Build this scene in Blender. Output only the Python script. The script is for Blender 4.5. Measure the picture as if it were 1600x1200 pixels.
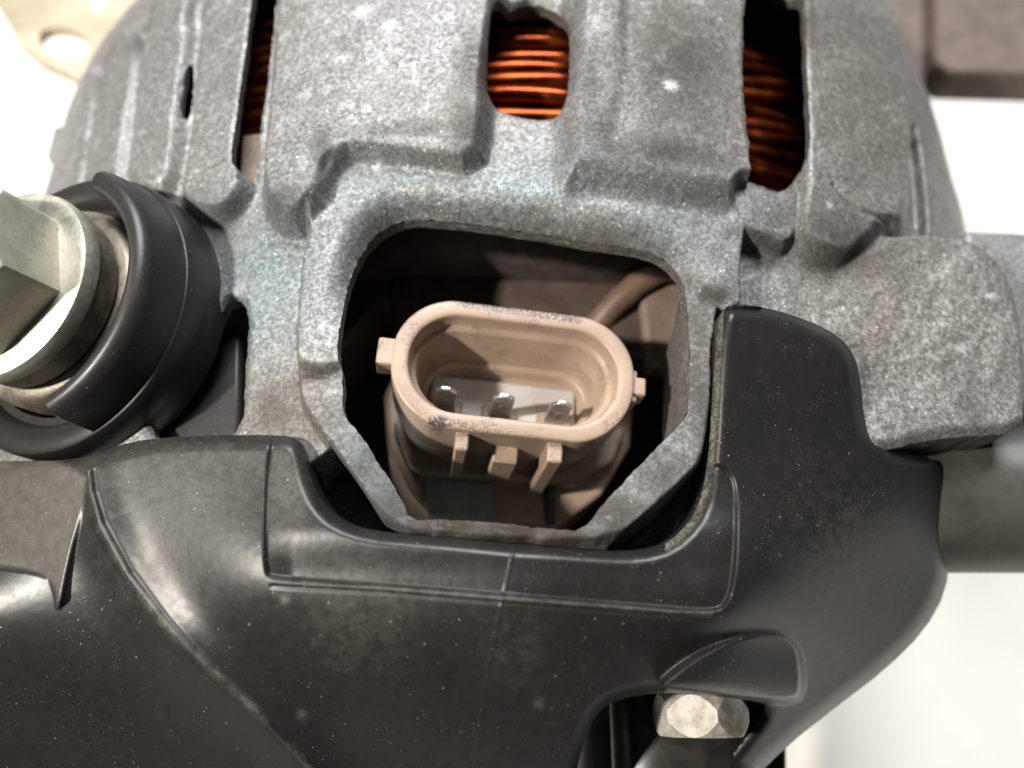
import bpy, math, random
import numpy as np
from mathutils import Vector, Matrix

random.seed(7)
for o in list(bpy.data.objects):
    bpy.data.objects.remove(o, do_unlink=True)
scene = bpy.context.scene
COL = scene.collection

# ------------------------------------------------------------------ camera frame (millimetres)
# x to the right, y along the shaft towards the pulley, z up. z = 0 is the rim of the plug socket.
TH = math.radians(21.8)
SN, CS = math.sin(TH), math.cos(TH)
FPX, DIST = 1209.0, 75.0
CAM = np.array([0.0, -DIST * SN, DIST * CS])
FW = np.array([0.0, SN, -CS])
UP = np.array([0.0, CS, SN])
TABLE_Z = -128.0            # table surface below the socket rim
def m3(x, y, z):
    return (x * .001, y * .001, (z - TABLE_Z) * .001)

cd = bpy.data.cameras.new('camera')
cam = bpy.data.objects.new('camera', cd)
COL.objects.link(cam)
cam.location = m3(*CAM)
cam.rotation_euler = (TH, 0, 0)
cd.sensor_width = 36.0
cd.lens = 36.0 * FPX / 1600.0
cd.clip_start = .002
cd.clip_end = 20
cd.dof.use_dof = True
cd.dof.focus_distance = .0695
cd.dof.aperture_fstop = 15.0
scene.camera = cam

# ------------------------------------------------------------------ light
world = bpy.data.worlds.new('World')
scene.world = world
world.use_nodes = True
wb = world.node_tree.nodes['Background']
wb.inputs[0].default_value = (.80, .86, 1.0, 1)
wb.inputs[1].default_value = .05

def area(name, loc, target, size, power, col):
    l = bpy.data.lights.new(name, 'AREA')
    l.shape = 'DISK'
    l.size = size
    l.energy = power
    l.color = col
    o = bpy.data.objects.new(name, l)
    COL.objects.link(o)
    o.location = loc
    d = Vector(target) - Vector(loc)
    o.rotation_euler = d.to_track_quat('-Z', 'Y').to_euler()
    return o
area('work_lamp', m3(-165, -40, 195), m3(0, 10, 0), .014, 1.22, (1.0, .935, .85))
area('ceiling_lamp', m3(60, 1000, 1100), m3(0, 0, 0), .80, 39.0, (.985, .985, 1.0))

vs = scene.view_settings
vs.view_transform = 'Standard'
vs.look = 'None'
vs.exposure = 0.0
vs.gamma = 1.0

# ------------------------------------------------------------------ projection helpers
def ray(px, py):
    px = np.asarray(px, float); py = np.asarray(py, float)
    a = (px - 800) / FPX
    b = (600 - py) / FPX
    return np.stack([a, SN + b * CS, -CS + b * SN], -1)
def PZ(px, py, z):
    d = ray(px, py)
    t = (z - CAM[2]) / d[..., 2]
    return CAM + d * np.asarray(t)[..., None]
def PW(px, py, w):
    d = ray(px, py)
    return CAM + d * (DIST - np.asarray(w, float))[..., None]
def F2A(u, v, w):
    return np.array([u, v * CS - w * SN, v * SN + w * CS])

DRUM_AX, DRUM_B, DRUM_P, DRUM_Z = 75.5, 58.0, 2.2, 5.0
def zdrum(x):
    q = np.clip(np.abs(x) / np.where(np.asarray(x) > 0, 72.0, DRUM_AX), 0, .9995)
    return DRUM_Z - DRUM_B * (1 - (1 - q ** DRUM_P) ** (1 / DRUM_P))
def PD(px, py, lev=0.0):
    """photograph point on the drum surface raised by lev -> (x, y)"""
    z = DRUM_Z + lev
    for _ in range(8):
        p = PZ(px, py, z)
        z = .5 * z + .5 * (float(zdrum(p[0])) + lev)
    return p[0], p[1]
def polyD(pts, lev):
    return np.array([PD(a, b, lev) for a, b in pts])

# ------------------------------------------------------------------ numpy tools
def chaikin(p, n=2):
    p = np.asarray(p, float)
    for _ in range(n):
        q = np.roll(p, -1, 0)
        p = np.stack([p * .75 + q * .25, p * .25 + q * .75], 1).reshape(-1, 2)
    return p
def sdf(X, Y, poly, margin=6.0, smooth=2):
    """signed distance, negative inside; far points get +margin"""
    p = chaikin(poly, smooth) if smooth else np.asarray(poly, float)
    out = np.full(X.shape, float(margin))
    lo = p.min(0) - margin
    hi = p.max(0) + margin
    sel = (X > lo[0]) & (X < hi[0]) & (Y > lo[1]) & (Y < hi[1])
    x = X[sel]; y = Y[sel]
    d2 = np.full(x.shape, 1e18)
    ins = np.zeros(x.shape, bool)
    n = len(p)
    for i in range(n):
        ax, ay = p[i]; bx, by = p[(i + 1) % n]
        ex, ey = bx - ax, by - ay
        l2 = ex * ex + ey * ey
        if l2 < 1e-12:
            continue
        t = np.clip(((x - ax) * ex + (y - ay) * ey) / l2, 0, 1)
        dx = x - ax - t * ex; dy = y - ay - t * ey
        d2 = np.minimum(d2, dx * dx + dy * dy)
        if ay != by:
            c = ((ay > y) != (by > y)) & (x < ex * (y - ay) / ey + ax)
            ins ^= c
    d = np.sqrt(d2)
    out[sel] = np.where(ins, -d, d)
    return out
def sdline(X, Y, pts, margin=3.0):
    out = np.full(X.shape, margin * 1.0)
    p = np.asarray(pts, float)
    for i in range(len(p) - 1):
        (ax, ay), (bx, by) = p[i], p[i + 1]
        ex, ey = bx - ax, by - ay
        t = np.clip(((X - ax) * ex + (Y - ay) * ey) / (ex * ex + ey * ey), 0, 1)
        out = np.minimum(out, np.hypot(X - ax - t * ex, Y - ay - t * ey))
    return out
def sstep(t):
    t = np.clip(t, 0, 1)
    return t * t * (3 - 2 * t)
def inside(d, s):
    return sstep(.5 - d / (2 * s))
def fnoise(shape, wl, seed):
    """band-limited noise, unit deviation; wl = wavelength in cells"""
    r = np.random.default_rng(seed).standard_normal(shape)
    fy = np.fft.fftfreq(shape[0])[:, None]
    fx = np.fft.rfftfreq(shape[1])[None, :]
    f = np.hypot(fx, fy)
    k = np.exp(-((f * wl - .6) / .5) ** 2) * (f > 0)
    g = np.fft.irfft2(np.fft.rfft2(r) * k, s=shape)
    return g / g.std()

def link_mesh(name, verts, faces, mat, parent=None, smooth=True):
    me = bpy.data.meshes.new(name)
    v = np.asarray(verts, float)
    me.from_pydata([m3(*p) for p in v], [], [tuple(int(i) for i in f) for f in faces])
    if smooth:
        me.polygons.foreach_set('use_smooth', np.ones(len(me.polygons), bool))
    me.materials.append(mat)
    me.validate()
    o = bpy.data.objects.new(name, me)
    COL.objects.link(o)
    if parent:
        o.parent = parent
    return o
def fast_mesh(name, verts, quads, mat, parent=None):
    """large quad meshes"""
    me = bpy.data.meshes.new(name)
    v = np.asarray(verts, float) * .001
    v[:, 2] -= TABLE_Z * .001
    n = len(quads)
    me.vertices.add(len(v))
    me.vertices.foreach_set('co', v.ravel())
    me.loops.add(n * 4)
    me.loops.foreach_set('vertex_index', quads.astype(np.int32).ravel())
    me.polygons.add(n)
    me.polygons.foreach_set('loop_start', np.arange(0, n * 4, 4, dtype=np.int32))
    me.polygons.foreach_set('use_smooth', np.ones(n, bool))
    me.update(calc_edges=True)
    me.materials.append(mat)
    o = bpy.data.objects.new(name, me)
    COL.objects.link(o)
    if parent:
        o.parent = parent
    return o

def relief(name, A, B, keep, cell, posfn, rings, mat, parent):
    """Sheet over the parameter grid A, B. keep > 0 is solid. The rim of every
    opening is snapped on the outline and gets walls: rings(pos, edge_sel) -> list of vertex rows."""
    ny, nx = A.shape
    kf = (keep[:-1, :-1] + keep[1:, :-1] + keep[:-1, 1:] + keep[1:, 1:]) > 0
    used = np.zeros((ny, nx), int)
    for sy, sx in ((0, 0), (1, 0), (0, 1), (1, 1)):
        used[sy:ny - 1 + sy, sx:nx - 1 + sx] += kf
    gy, gx = np.gradient(keep, cell)
    gl = np.hypot(gx, gy) + 1e-6
    bnd = (used > 0) & (used < 4) & (np.abs(keep) < 1.5 * cell)
    mv = np.where(bnd, np.clip(keep / gl, -1.2 * cell, 1.2 * cell), 0)
    A = A - mv * gx / gl
    B = B - mv * gy / gl
    pos = posfn(A, B)
    idx = np.full((ny, nx), -1, np.int64)
    sel = used > 0
    idx[sel] = np.arange(sel.sum())
    verts = pos[sel]
    fy, fx = np.nonzero(kf)
    quads = np.stack([idx[fy, fx], idx[fy, fx + 1], idx[fy + 1, fx + 1], idx[fy + 1, fx]], 1)
    # boundary edges
    e = np.concatenate([quads[:, [0, 1]], quads[:, [1, 2]], quads[:, [2, 3]], quads[:, [3, 0]]])
    key = np.minimum(e[:, 0], e[:, 1]) * len(verts) + np.maximum(e[:, 0], e[:, 1])
    u, first, cnt = np.unique(key, return_index=True, return_counts=True)
    be = e[first[cnt == 1]]
    bv = np.unique(be)
    loc = np.full(len(verts), -1, np.int64)
    loc[bv] = np.arange(len(bv))
    rows = [verts[bv]] + rings(verts[bv])
    nb = len(bv)
    allv = [verts] + rows
    qs = [quads]
    base = len(verts)
    for k in range(len(rows) - 1):
        a = base + k * nb; b = a + nb
        qs.append(np.stack([a + loc[be[:, 1]], a + loc[be[:, 0]], b + loc[be[:, 0]], b + loc[be[:, 1]]], 1))
    return fast_mesh(name, np.concatenate(allv), np.concatenate(qs), mat, parent)

# ------------------------------------------------------------------ materials
class NT:
    def __init__(s, name):
        s.m = bpy.data.materials.new(name)
        s.m.use_nodes = True
        s.t = s.m.node_tree
        s.b = s.t.nodes['Principled BSDF']
        tc = s.t.nodes.new('ShaderNodeTexCoord')
        mp = s.t.nodes.new('ShaderNodeMapping')
        mp.inputs['Scale'].default_value = (1000, 1000, 1000)
        s.t.links.new(tc.outputs['Object'], mp.inputs[0])
        s.co = mp.outputs[0]          # millimetres
    def lk(s, a, b):
        s.t.links.new(a, b)
    def noise(s, scale, detail=3, rough=.55, co=None, dist=0):
        n = s.t.nodes.new('ShaderNodeTexNoise')
        n.inputs['Scale'].default_value = scale
        n.inputs['Detail'].default_value = detail
        n.inputs['Roughness'].default_value = rough
        n.inputs['Distortion'].default_value = dist
        s.lk(co or s.co, n.inputs['Vector'])
        return n.outputs['Fac']
    def vor(s, scale, rnd=1.0, out='Distance'):
        n = s.t.nodes.new('ShaderNodeTexVoronoi')
        n.inputs['Scale'].default_value = scale
        n.inputs['Randomness'].default_value = rnd
        s.lk(s.co, n.inputs['Vector'])
        return n.outputs[out]
    def ramp(s, f, a, b, lo=0.0, hi=1.0):
        n = s.t.nodes.new('ShaderNodeMapRange')
        n.interpolation_type = 'SMOOTHSTEP'
        n.inputs[1].default_value = a; n.inputs[2].default_value = b
        n.inputs[3].default_value = lo; n.inputs[4].default_value = hi
        s.lk(f, n.inputs[0])
        return n.outputs[0]
    def math(s, op, a, b):
        n = s.t.nodes.new('ShaderNodeMath')
        n.operation = op
        for i, v in enumerate((a, b)):
            if isinstance(v, (int, float)):
                n.inputs[i].default_value = v
            else:
                s.lk(v, n.inputs[i])
        return n.outputs[0]
    def mix(s, f, a, b, mode='MIX'):
        n = s.t.nodes.new('ShaderNodeMix')
        n.data_type = 'RGBA'
        n.blend_type = mode
        for i, v in ((0, f), (6, a), (7, b)):
            if isinstance(v, (int, float)):
                n.inputs[i].default_value = v
            elif isinstance(v, tuple):
                n.inputs[i].default_value = (*v, 1)
            else:
                s.lk(v, n.inputs[i])
        return n.outputs[2]
    def attr(s, name):
        n = s.t.nodes.new('ShaderNodeAttribute')
        n.attribute_name = name
        return n.outputs['Fac']
    def bump(s, h, strength, dist):
        n = s.t.nodes.new('ShaderNodeBump')
        n.inputs['Strength'].default_value = strength
        n.inputs['Distance'].default_value = dist * .001
        s.lk(h, n.inputs['Height'])
        s.lk(n.outputs[0], s.b.inputs['Normal'])
    def set(s, **k):
        nm = dict(col='Base Color', metal='Metallic', rough='Roughness', spec='Specular IOR Level', coat='Coat Weight', trans='Transmission Weight')
        for a, v in k.items():
            i = s.b.inputs[nm[a]]
            if isinstance(v, (int, float)):
                i.default_value = v
            elif isinstance(v, tuple):
                i.default_value = (*v, 1)
            else:
                s.lk(v, i)
        return s.m

def mat_alu():
    n = NT('cast_aluminium')
    big = n.noise(.09, 4, .6)
    mid = n.noise(.42, 5, .65)
    fine = n.noise(2.7, 5, .70)
    tiny = n.noise(11.0, 3, .65)
    lo = n.mix(n.attr('tint'), (.108, .108, .106), (.082, .108, .113))
    hi = n.mix(n.attr('tint'), (.305, .303, .297), (.235, .285, .294))
    c = n.mix(n.ramp(fine, .36, .66), lo, hi)
    c = n.mix(n.ramp(tiny, .45, .72, 0, .35), c, (.11, .104, .098))
    c = n.mix(n.ramp(mid, .50, .74, 0, .42), c, (.125, .112, .098))
    c = n.mix(n.ramp(big, .46, .70, 0, .32), c, (.165, .148, .128))
    c = n.mix(n.math('MULTIPLY', n.attr('stain'), .6), c, n.mix(n.ramp(fine, .36, .66), (.110, .095, .077), (.275, .242, .198)))
    cl = n.math('MULTIPLY', n.ramp(n.noise(1.15, 5, .72), .50, .60), n.ramp(n.noise(.16, 3, .6), .40, .62, .15, 1))
    cl = n.math('MULTIPLY', cl, n.math('SUBTRACT', 1.0, n.math('MULTIPLY', n.attr('tint'), .7)))
    c = n.mix(n.math('MULTIPLY', cl, .45), c, (.48, .478, .47))
    dk = n.math('MULTIPLY', n.ramp(n.noise(.95, 5, .72, None, .4), .53, .64), n.ramp(n.noise(.13, 3, .6), .42, .60, .1, 1))
    c = n.mix(n.math('MULTIPLY', dk, .32), c, (.085, .080, .074))
    gl = n.math('MULTIPLY', n.ramp(n.vor(1.8), .10, .24, 1, 0), n.ramp(n.noise(.6, 3, .6), .50, .62))
    c = n.mix(n.math('MULTIPLY', gl, .75), c, (.68, .68, .67))
    gl2 = n.ramp(n.vor(.42), .045, .085, 1, 0)
    c = n.mix(n.math('MULTIPLY', gl2, .6), c, (.70, .70, .70))
    grime_shade = n.math('MULTIPLY', n.attr('grime_shade'), n.ramp(n.math('ADD', n.math('MULTIPLY', mid, .6), n.math('MULTIPLY', fine, .4)), 0.28, .50))
    c = n.mix(n.math('MULTIPLY', grime_shade, .88), c, (.042, .036, .031))
    c = n.mix(n.math('MULTIPLY', n.attr('nick'), n.ramp(fine, .35, .55)), c, (.72, .73, .74))
    h = n.math('ADD', n.math('MULTIPLY', fine, 1.0), n.math('MULTIPLY', tiny, .4))
    n.bump(h, .6, .12)
    inv = n.math('SUBTRACT', 1.0, grime_shade)
    return n.set(col=c, metal=n.math('MULTIPLY', inv, .45), rough=n.math('ADD', n.ramp(fine, .3, .7, .52, .36), n.math('MULTIPLY', grime_shade, .35)), spec=n.math('ADD', n.math('MULTIPLY', inv, .35), .12))
def mat_black(name='black_plastic', base=(.0125, .0118, .0112), dust=1.0, rough=.33):
    n = NT(name)
    big = n.noise(.13, 5, .65)
    mid = n.noise(.9, 5, .7)
    fine = n.noise(4.5, 4, .75)
    da = n.attr('dust')
    film_sheen = n.math('MULTIPLY', n.ramp(big, .36, .76, .02, .085 * dust), n.ramp(mid, .35, .65, .5, 1))
    c = n.mix(film_sheen, base, (.085, .072, .058))
    c = n.mix(n.math('MULTIPLY', n.ramp(fine, .56, .72, 0, .20 * dust), n.ramp(mid, .45, .62)), c, (.13, .115, .10))
    c = n.mix(n.attr('film_sheen'), c, n.mix(n.ramp(mid, .35, .65), (.115, .108, .094), (.145, .137, .120)))
    heavy = n.math('MULTIPLY', da, n.ramp(n.math('ADD', n.math('MULTIPLY', mid, .5), n.math('MULTIPLY', fine, .5)), .42, .60, .12, 1))
    c = n.mix(heavy, c, (.20, .185, .150))
    sel = n.noise(.30, 3, .6)
    s = n.math('MULTIPLY', n.ramp(n.vor(1.3), .05, .09, 1, 0), n.ramp(sel, .44, .60))
    s2 = n.math('MULTIPLY', n.ramp(n.vor(3.1), .08, .14, 1, 0), n.ramp(sel, .46, .62))
    s3 = n.math('MULTIPLY', n.ramp(n.vor(.55), .030, .045, 1, 0), .9)
    s = n.math('MAXIMUM', n.math('MAXIMUM', s, s3), n.math('MULTIPLY', s2, .5))
    c = n.mix(n.math('MULTIPLY', s, .7 * dust), c, (.40, .37, .33))
    # fine scuffs
    mp = n.t.nodes.new('ShaderNodeMapping')
    mp.inputs['Scale'].default_value = (2.6, .35, 1.2)
    mp.inputs['Rotation'].default_value = (.3, .2, .5)
    n.lk(n.co, mp.inputs[0])
    sc = n.noise(1.0, 3, .6, mp.outputs[0])
    c = n.mix(n.ramp(sc, .66, .80, 0, .25 * dust), c, (.10, .095, .09))
    n.bump(n.math('ADD', n.math('ADD', fine, n.math('MULTIPLY', mid, .2)), s), .14, .05)
    r0 = n.math('ADD', n.ramp(mid, .3, .7, rough, rough + .06), n.math('MULTIPLY', da, .3))
    return n.set(col=c, rough=r0, spec=.36)
def mat_tan(name, smudge=1.0):
    n = NT(name)
    big = n.noise(.22, 3, .6)
    c = n.mix(n.ramp(big, .35, .7), (.290, .212, .156), (.345, .256, .190))
    a = n.noise(.33, 2, .5)
    f = n.noise(3.4, 4, .75)
    sm = n.math('MULTIPLY', n.ramp(a, .52, .66), n.ramp(f, .46, .56))
    dirt = n.ramp(n.math('MULTIPLY', n.attr('smudge'), n.ramp(f, .32, .58, .15, 1)), .14, .62)
    sm = n.math('MAXIMUM', n.math('MULTIPLY', sm, .5 * smudge), dirt)
    c = n.mix(sm, c, (.040, .033, .031))
    v = n.vor(1.9)
    sp = n.math('MULTIPLY', n.ramp(v, .06, .11, 1, 0), n.ramp(a, .42, .6))
    c = n.mix(n.math('MULTIPLY', sp, .8), c, (.05, .035, .03))
    n.bump(f, .15, .05)
    return n.set(col=c, rough=.42, spec=.45)
def mat_metal(name, a, b, rough, bumps=.2, metal=.9, sc=.5):
    n = NT(name)
    f = n.noise(sc, 5, .65)
    g = n.noise(6 * sc, 4, .6)
    c = n.mix(n.ramp(f, .35, .65), a, b)
    c = n.mix(n.ramp(g, .5, .75, 0, .35), c, tuple(x * .45 for x in a))
    n.bump(g, bumps, .06)
    return n.set(col=c, metal=metal, rough=n.ramp(f, .3, .7, rough, rough + .15))
def mat_plain(name, a, b, rough, sc=.3, bumps=.2):
    n = NT(name)
    f = n.noise(sc, 5, .6)
    g = n.noise(2.5, 4, .6)
    c = n.mix(n.ramp(f, .35, .65), a, b)
    n.bump(g, bumps, .1)
    return n.set(col=c, rough=rough)

ALU = mat_alu()
BLACK = mat_black()
RUBBER = mat_black('black_rubber', (.019, .018, .0175), .6, .34)
DARKPL = mat_plain('dark_brown_plastic', (.020, .014, .012), (.045, .030, .025), .5)
TAN = mat_tan('tan_plastic')
ZINC = mat_metal('zinc_plate', (.46, .44, .36), (.58, .565, .48), .42, .4, .8, .35)
BRONZE = mat_metal('bronze_washer', (.25, .22, .17), (.36, .325, .27), .42, .35)
STEEL = mat_metal('tinned_steel', (.48, .48, .49), (.60, .60, .61), .28, .12, .9)
NUTM = mat_metal('weathered_nut', (.26, .24, .19), (.56, .54, .49), .55, .6, .35, .45)
COPPER = mat_metal('enamelled_copper', (.15, .027, .008), (.30, .060, .013), .27, .25, .95, .35)
BRACKET = mat_metal('yellow_zinc', (.44, .38, .27), (.52, .46, .35), .45, .1, .4, .08)
BROWNB = mat_plain('brown_cast', (.105, .080, .064), (.155, .122, .098), .7, .25)
LABELM = mat_plain('grey_label', (.20, .23, .20), (.27, .30, .27), .6)
def mat_table():
    n = NT('white_table')
    big = n.noise(.012, 4, .6)
    sm = n.noise(.07, 5, .65)
    c = n.mix(n.ramp(sm, .58, .75, 0, .35), (.97, .925, .84), (.72, .67, .59))
    c = n.mix(n.ramp(big, .5, .7, 0, .25), c, (.74, .72, .68))
    return n.set(col=c, rough=.5)
TABLE = mat_table()

# ------------------------------------------------------------------ setting
tb = link_mesh('tabletop', [(-900, -700, TABLE_Z), (900, -700, TABLE_Z), (900, 1100, TABLE_Z), (-900, 1100, TABLE_Z),
                            (-900, -700, TABLE_Z - 30), (900, -700, TABLE_Z - 30), (900, 1100, TABLE_Z - 30), (-900, 1100, TABLE_Z - 30)],
               [(0, 1, 2, 3), (7, 6, 5, 4), (0, 4, 5, 1), (1, 5, 6, 2), (2, 6, 7, 3), (3, 7, 4, 0)], TABLE, None, False)
tb['kind'] = 'structure'
tb['label'] = 'white worktop under the alternator'

# ------------------------------------------------------------------ the alternator
ROOT = bpy.data.objects.new('alternator', None)
COL.objects.link(ROOT)
ROOT['label'] = 'used car alternator with cast aluminium housing, black rear cover and tan plug socket'
ROOT['category'] = 'alternator'

# ---- cast aluminium housing ------------------------------------------------
CELL = .17
gx = np.arange(-75.2, 75.3, CELL)
gy = np.arange(-21.0, 88.0, CELL)
X, Y = np.meshgrid(gx, gy)
N6 = fnoise(X.shape, 7 / CELL, 1)
N2 = fnoise(X.shape, 2.2 / CELL, 2)
N1 = fnoise(X.shape, .8 / CELL, 3)

HOLE = np.array([PD(a, b, l) for a, b, l in [(560, 400, .6), (576, 370, .2), (606, 350, -.4), (640, 342, -.6), (700, 346, -.6), (800, 359, -.6), (900, 376, -.6), (985, 392, -.6), (1026, 404, -.4), (1056, 428, 0), (1070, 456, .6), (1077, 520, 1.2), (1076, 640, 1.7), (1066, 660, 1.7),
              (1030, 697, 1.7), (940, 788, 1.7), (912, 832, 1.7), (860, 826, 1.7), (800, 820, 1.7), (700, 811, 1.7), (636, 812, 1.7), (632, 785, 1.7), (560, 675, 1.5), (536, 650, 1.4), (538, 600, 1.2),
              (532, 560, 1.0), (535, 520, 1.0), (544, 450, .8)]])
SLOT_C = polyD([(781, 8), (815, -14), (852, -14), (884, 10), (892, 50), (889, 120), (884, 180), (860, 192), (800, 183), (763, 169), (760, 130), (766, 40)], 1.2)
SLOT_R = polyD([(1150, -50), (1243, -10), (1246, 100), (1250, 200), (1252, 255), (1242, 290), (1222, 298), (1190, 285), (1140, 270)], .0)
SLOT_L = polyD([(440, -60), (430, 60), (412, 180), (402, 270), (398, 290), (380, 286), (372, 272), (380, 200), (394, 110), (412, -60)], 0.)
SLIT = polyD([(300, 95), (297, 150), (290, 182), (281, 180), (285, 140), (292, 95)], 1.)
SLOT_B = polyD([(345, 474), (366, 462), (386, 474), (384, 560), (374, 700), (230, 705), (230, 560), (330, 520)], 0.)
D_HOLE = sdf(X, Y, HOLE, 6, 1)
D_SC = sdf(X, Y, SLOT_C)
D_SR = sdf(X, Y, SLOT_R)
D_SL = sdf(X, Y, SLOT_L)
D_SB = sdf(X, Y, SLOT_B)
D_ST = sdf(X, Y, SLIT)
OUT = np.array([(-75, 88), (75, 88), (75, 32), (60, 26), (47, 12), (34, 1), (30, -8), (24, -20), (-20, -20), (-26, -12), (-44, -10), (-75, 5)])
D_OUT = sdf(X, Y, OUT, 30, 1)
LP = np.array([PZ(a, b, -.5)[:2] for a, b in ((1120, 430), (1250, 430), (1340, 412), (1385, 372), (1402, 348), (1440, 352), (1492, 356), (1542, 372), (1584, 404), (1608, 456), (1618, 540), (1620, 612), (1616, 668), (1500, 678), (1430, 690), (1405, 700), (1300, 720), (1120, 720))])
D_LP = sdf(X, Y, LP, 12, 1)
D_OUT = np.minimum(D_OUT, D_LP)
rag = .028 * N1 + .02 * N2
DSM = np.minimum.reduce([-D_OUT, D_HOLE, D_SC, D_SR, D_SL, D_SB, D_ST])
DGY, DGX = np.gradient(DSM, CELL)
keep = np.minimum.reduce([-D_OUT, D_HOLE + rag, D_SC + rag, D_SR + rag, D_SL + rag, D_SB + rag, D_ST + rag])

lev = np.zeros_like(X)
def setlev(px, level, s, at=None, smooth=2):
    global lev
    d = sdf(X, Y, polyD(px, level if at is None else at), 6, smooth)
    m = inside(d + .10 * N6 + .04 * N2, s)
    lev = lev * (1 - m) + level * m
    return d
# ribs on the side of the drum
setlev([(318, -70), (305, 60), (296, 190), (276, 280), (282, 312), (330, 332), (375, 300), (388, 200), (404, 100), (430, -70)], 2.6, .9)
setlev([(232, -70), (218, 60), (203, 200), (190, 285), (262, 300), (276, 190), (290, 60), (305, -70)], 2.0, 1.1)
setlev([(165, 40), (147, 130), (128, 270), (120, 320), (178, 320), (196, 200), (212, 60), (205, 30)], 1.6, 1.1)
setlev([(140, 40), (118, 130), (95, 270), (90, 320), (114, 320), (124, 270), (142, 150)], 1.4, 1.1)
# frame round the plug opening
setlev([(480, 338), (508, 285), (530, 245), (562, 215), (600, 150), (750, 150), (890, 150), (1240, 150), (1230, 470), (1135, 478), (1122, 520), (1112, 705),
        (1052, 770), (955, 854), (800, 846), (634, 832), (590, 806), (508, 688), (472, 640), (460, 560), (470, 430), (480, 350)], 2.0, .42)
d_ = sdf(X, Y, polyD([(520, 240), (620, 240), (575, 340), (556, 450), (545, 560), (528, 572), (475, 574), (453, 545), (468, 430), (480, 345)], 2.4), 6, 2)
lev += .8 * inside(d_ + .1 * N6, .5) * sstep((15.5 - Y) / 7)
# the two large pads
setlev([(432, -80), (414, 150), (401, 284), (428, 326), (462, 330), (498, 290), (514, 246), (550, 222), (650, 232), (746, 250), (757, 170), (765, 60), (790, -80)], 4.3, 1.0, smooth=1)
setlev([(905, -80), (893, 60), (886, 200), (882, 268), (910, 262), (1040, 282), (1240, 312), (1260, -80)], 4.2, 1.7, smooth=1)
# cliff at the right of the pad
D_RC = setlev([(1189, -90), (1164, 468), (1128, 482), (1300, 640), (1700, 640), (1700, -90)], -.4, .16, 3.4, smooth=0)
setlev([(1246, -90), (1248, 200), (1256, 262), (1242, 330), (1262, 376), (1310, 400), (1360, 384), (1388, 345), (1434, 352), (1434, 170), (1424, 60), (1392, -90)], 3.2, 1.3)
setlev([(1140, 290), (1178, 285), (1225, 301), (1252, 290), (1244, 378), (1205, 372), (1140, 352)], 2.2, .45)
# lower ground outside the lip
setlev([(478, 720), (512, 690), (592, 808), (636, 833), (800, 847), (955, 856), (1052, 772), (1104, 720), (1124, 480), (1300, 560), (1330, 1100), (380, 1100), (400, 720)], -8.5, .3, 2.0, smooth=0)
lev = np.where(D_RC < -.3, np.maximum(lev, -.4), lev) if False else lev
# groove inside the right pad, crack and side slot on the right shoulder
g = sdline(X, Y, polyD([(985, -60), (984, 60), (978, 150), (960, 215)], 4.4))
lev -= .45 * np.exp(-(g / 1.0) ** 2)
g = sdline(X, Y, polyD([(1303, 286), (1325, 310), (1348, 328), (1372, 336), (1400, 340)], 3.2))
lev -= .5 * np.exp(-(g / .22) ** 2)
g = sdline(X, Y, polyD([(470, 582), (500, 584), (530, 578)], 2.0))
lev -= .5 * np.exp(-(g / .5) ** 2)
setlev([(1436, 172), (1448, 178), (1466, 352), (1444, 352)], -2.5, .5, 1.0)
# nicks
for (a, b, r, h) in ((150, 85, 1.6, .9), (216, 35, 2.0, 1.2), (1108, 462, .9, .8), (1130, 470, .8, .7), (450, 330, 1.4, .7)):
    cx, cy = PD(a, b, 2.0)
    lev -= h * np.exp(-((X - cx) ** 2 + (Y - cy) ** 2) / r ** 2)
# worn round edges at the openings
for d, r, k in ((D_HOLE, 3.3, 1.0), (D_SC, .9, .8), (D_SL, .5, .5), (D_SR, .5, .5), (D_SB, .9, .9)):
    q = np.clip(1 - d / r, 0, 1)
    soft = np.ones_like(X)
    if d is D_HOLE:                      # the lower lip is a thin square wall
        soft = np.clip((Y - 1) / 11, .10, 1) * (1 - .35 * sstep((X - 6) / 9))
    lev -= soft * k * r * .8 * q ** 2.3
lev_s = lev.copy()
lev += .08 * N6 + .022 * N2 + .012 * N1
ZT = zdrum(X) + lev
ZT -= .012 * np.clip(Y - 48, 0, None) ** 2                    # shoulder towards the front
LUGZ = lambda x_: 2.0 - .13 * (x_ - 24)
lz = sdf(X, Y, np.array([PZ(a_, b_, .2)[:2] for a_, b_ in ((1170, 398), (1250, 405), (1310, 404), (1362, 388), (1390, 352), (1640, 352), (1640, 780), (1170, 780))]), 8, 1)
el = np.clip(1 + D_LP / 1.1, 0, 1)
lround = 1.0 * el ** 2.4 * ((Y < 1.5) | (X > 41))
lm = inside(lz, .9) * sstep((X - 22) / 4) * (lev > -6)
ZT = ZT * (1 - lm) + np.maximum(ZT, LUGZ(X) + .08 * N6 + .022 * N2 + .012 * N1 - lround) * lm
def pos_alu(A, B):
    return np.stack([A, B, ZT], -1)
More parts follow.
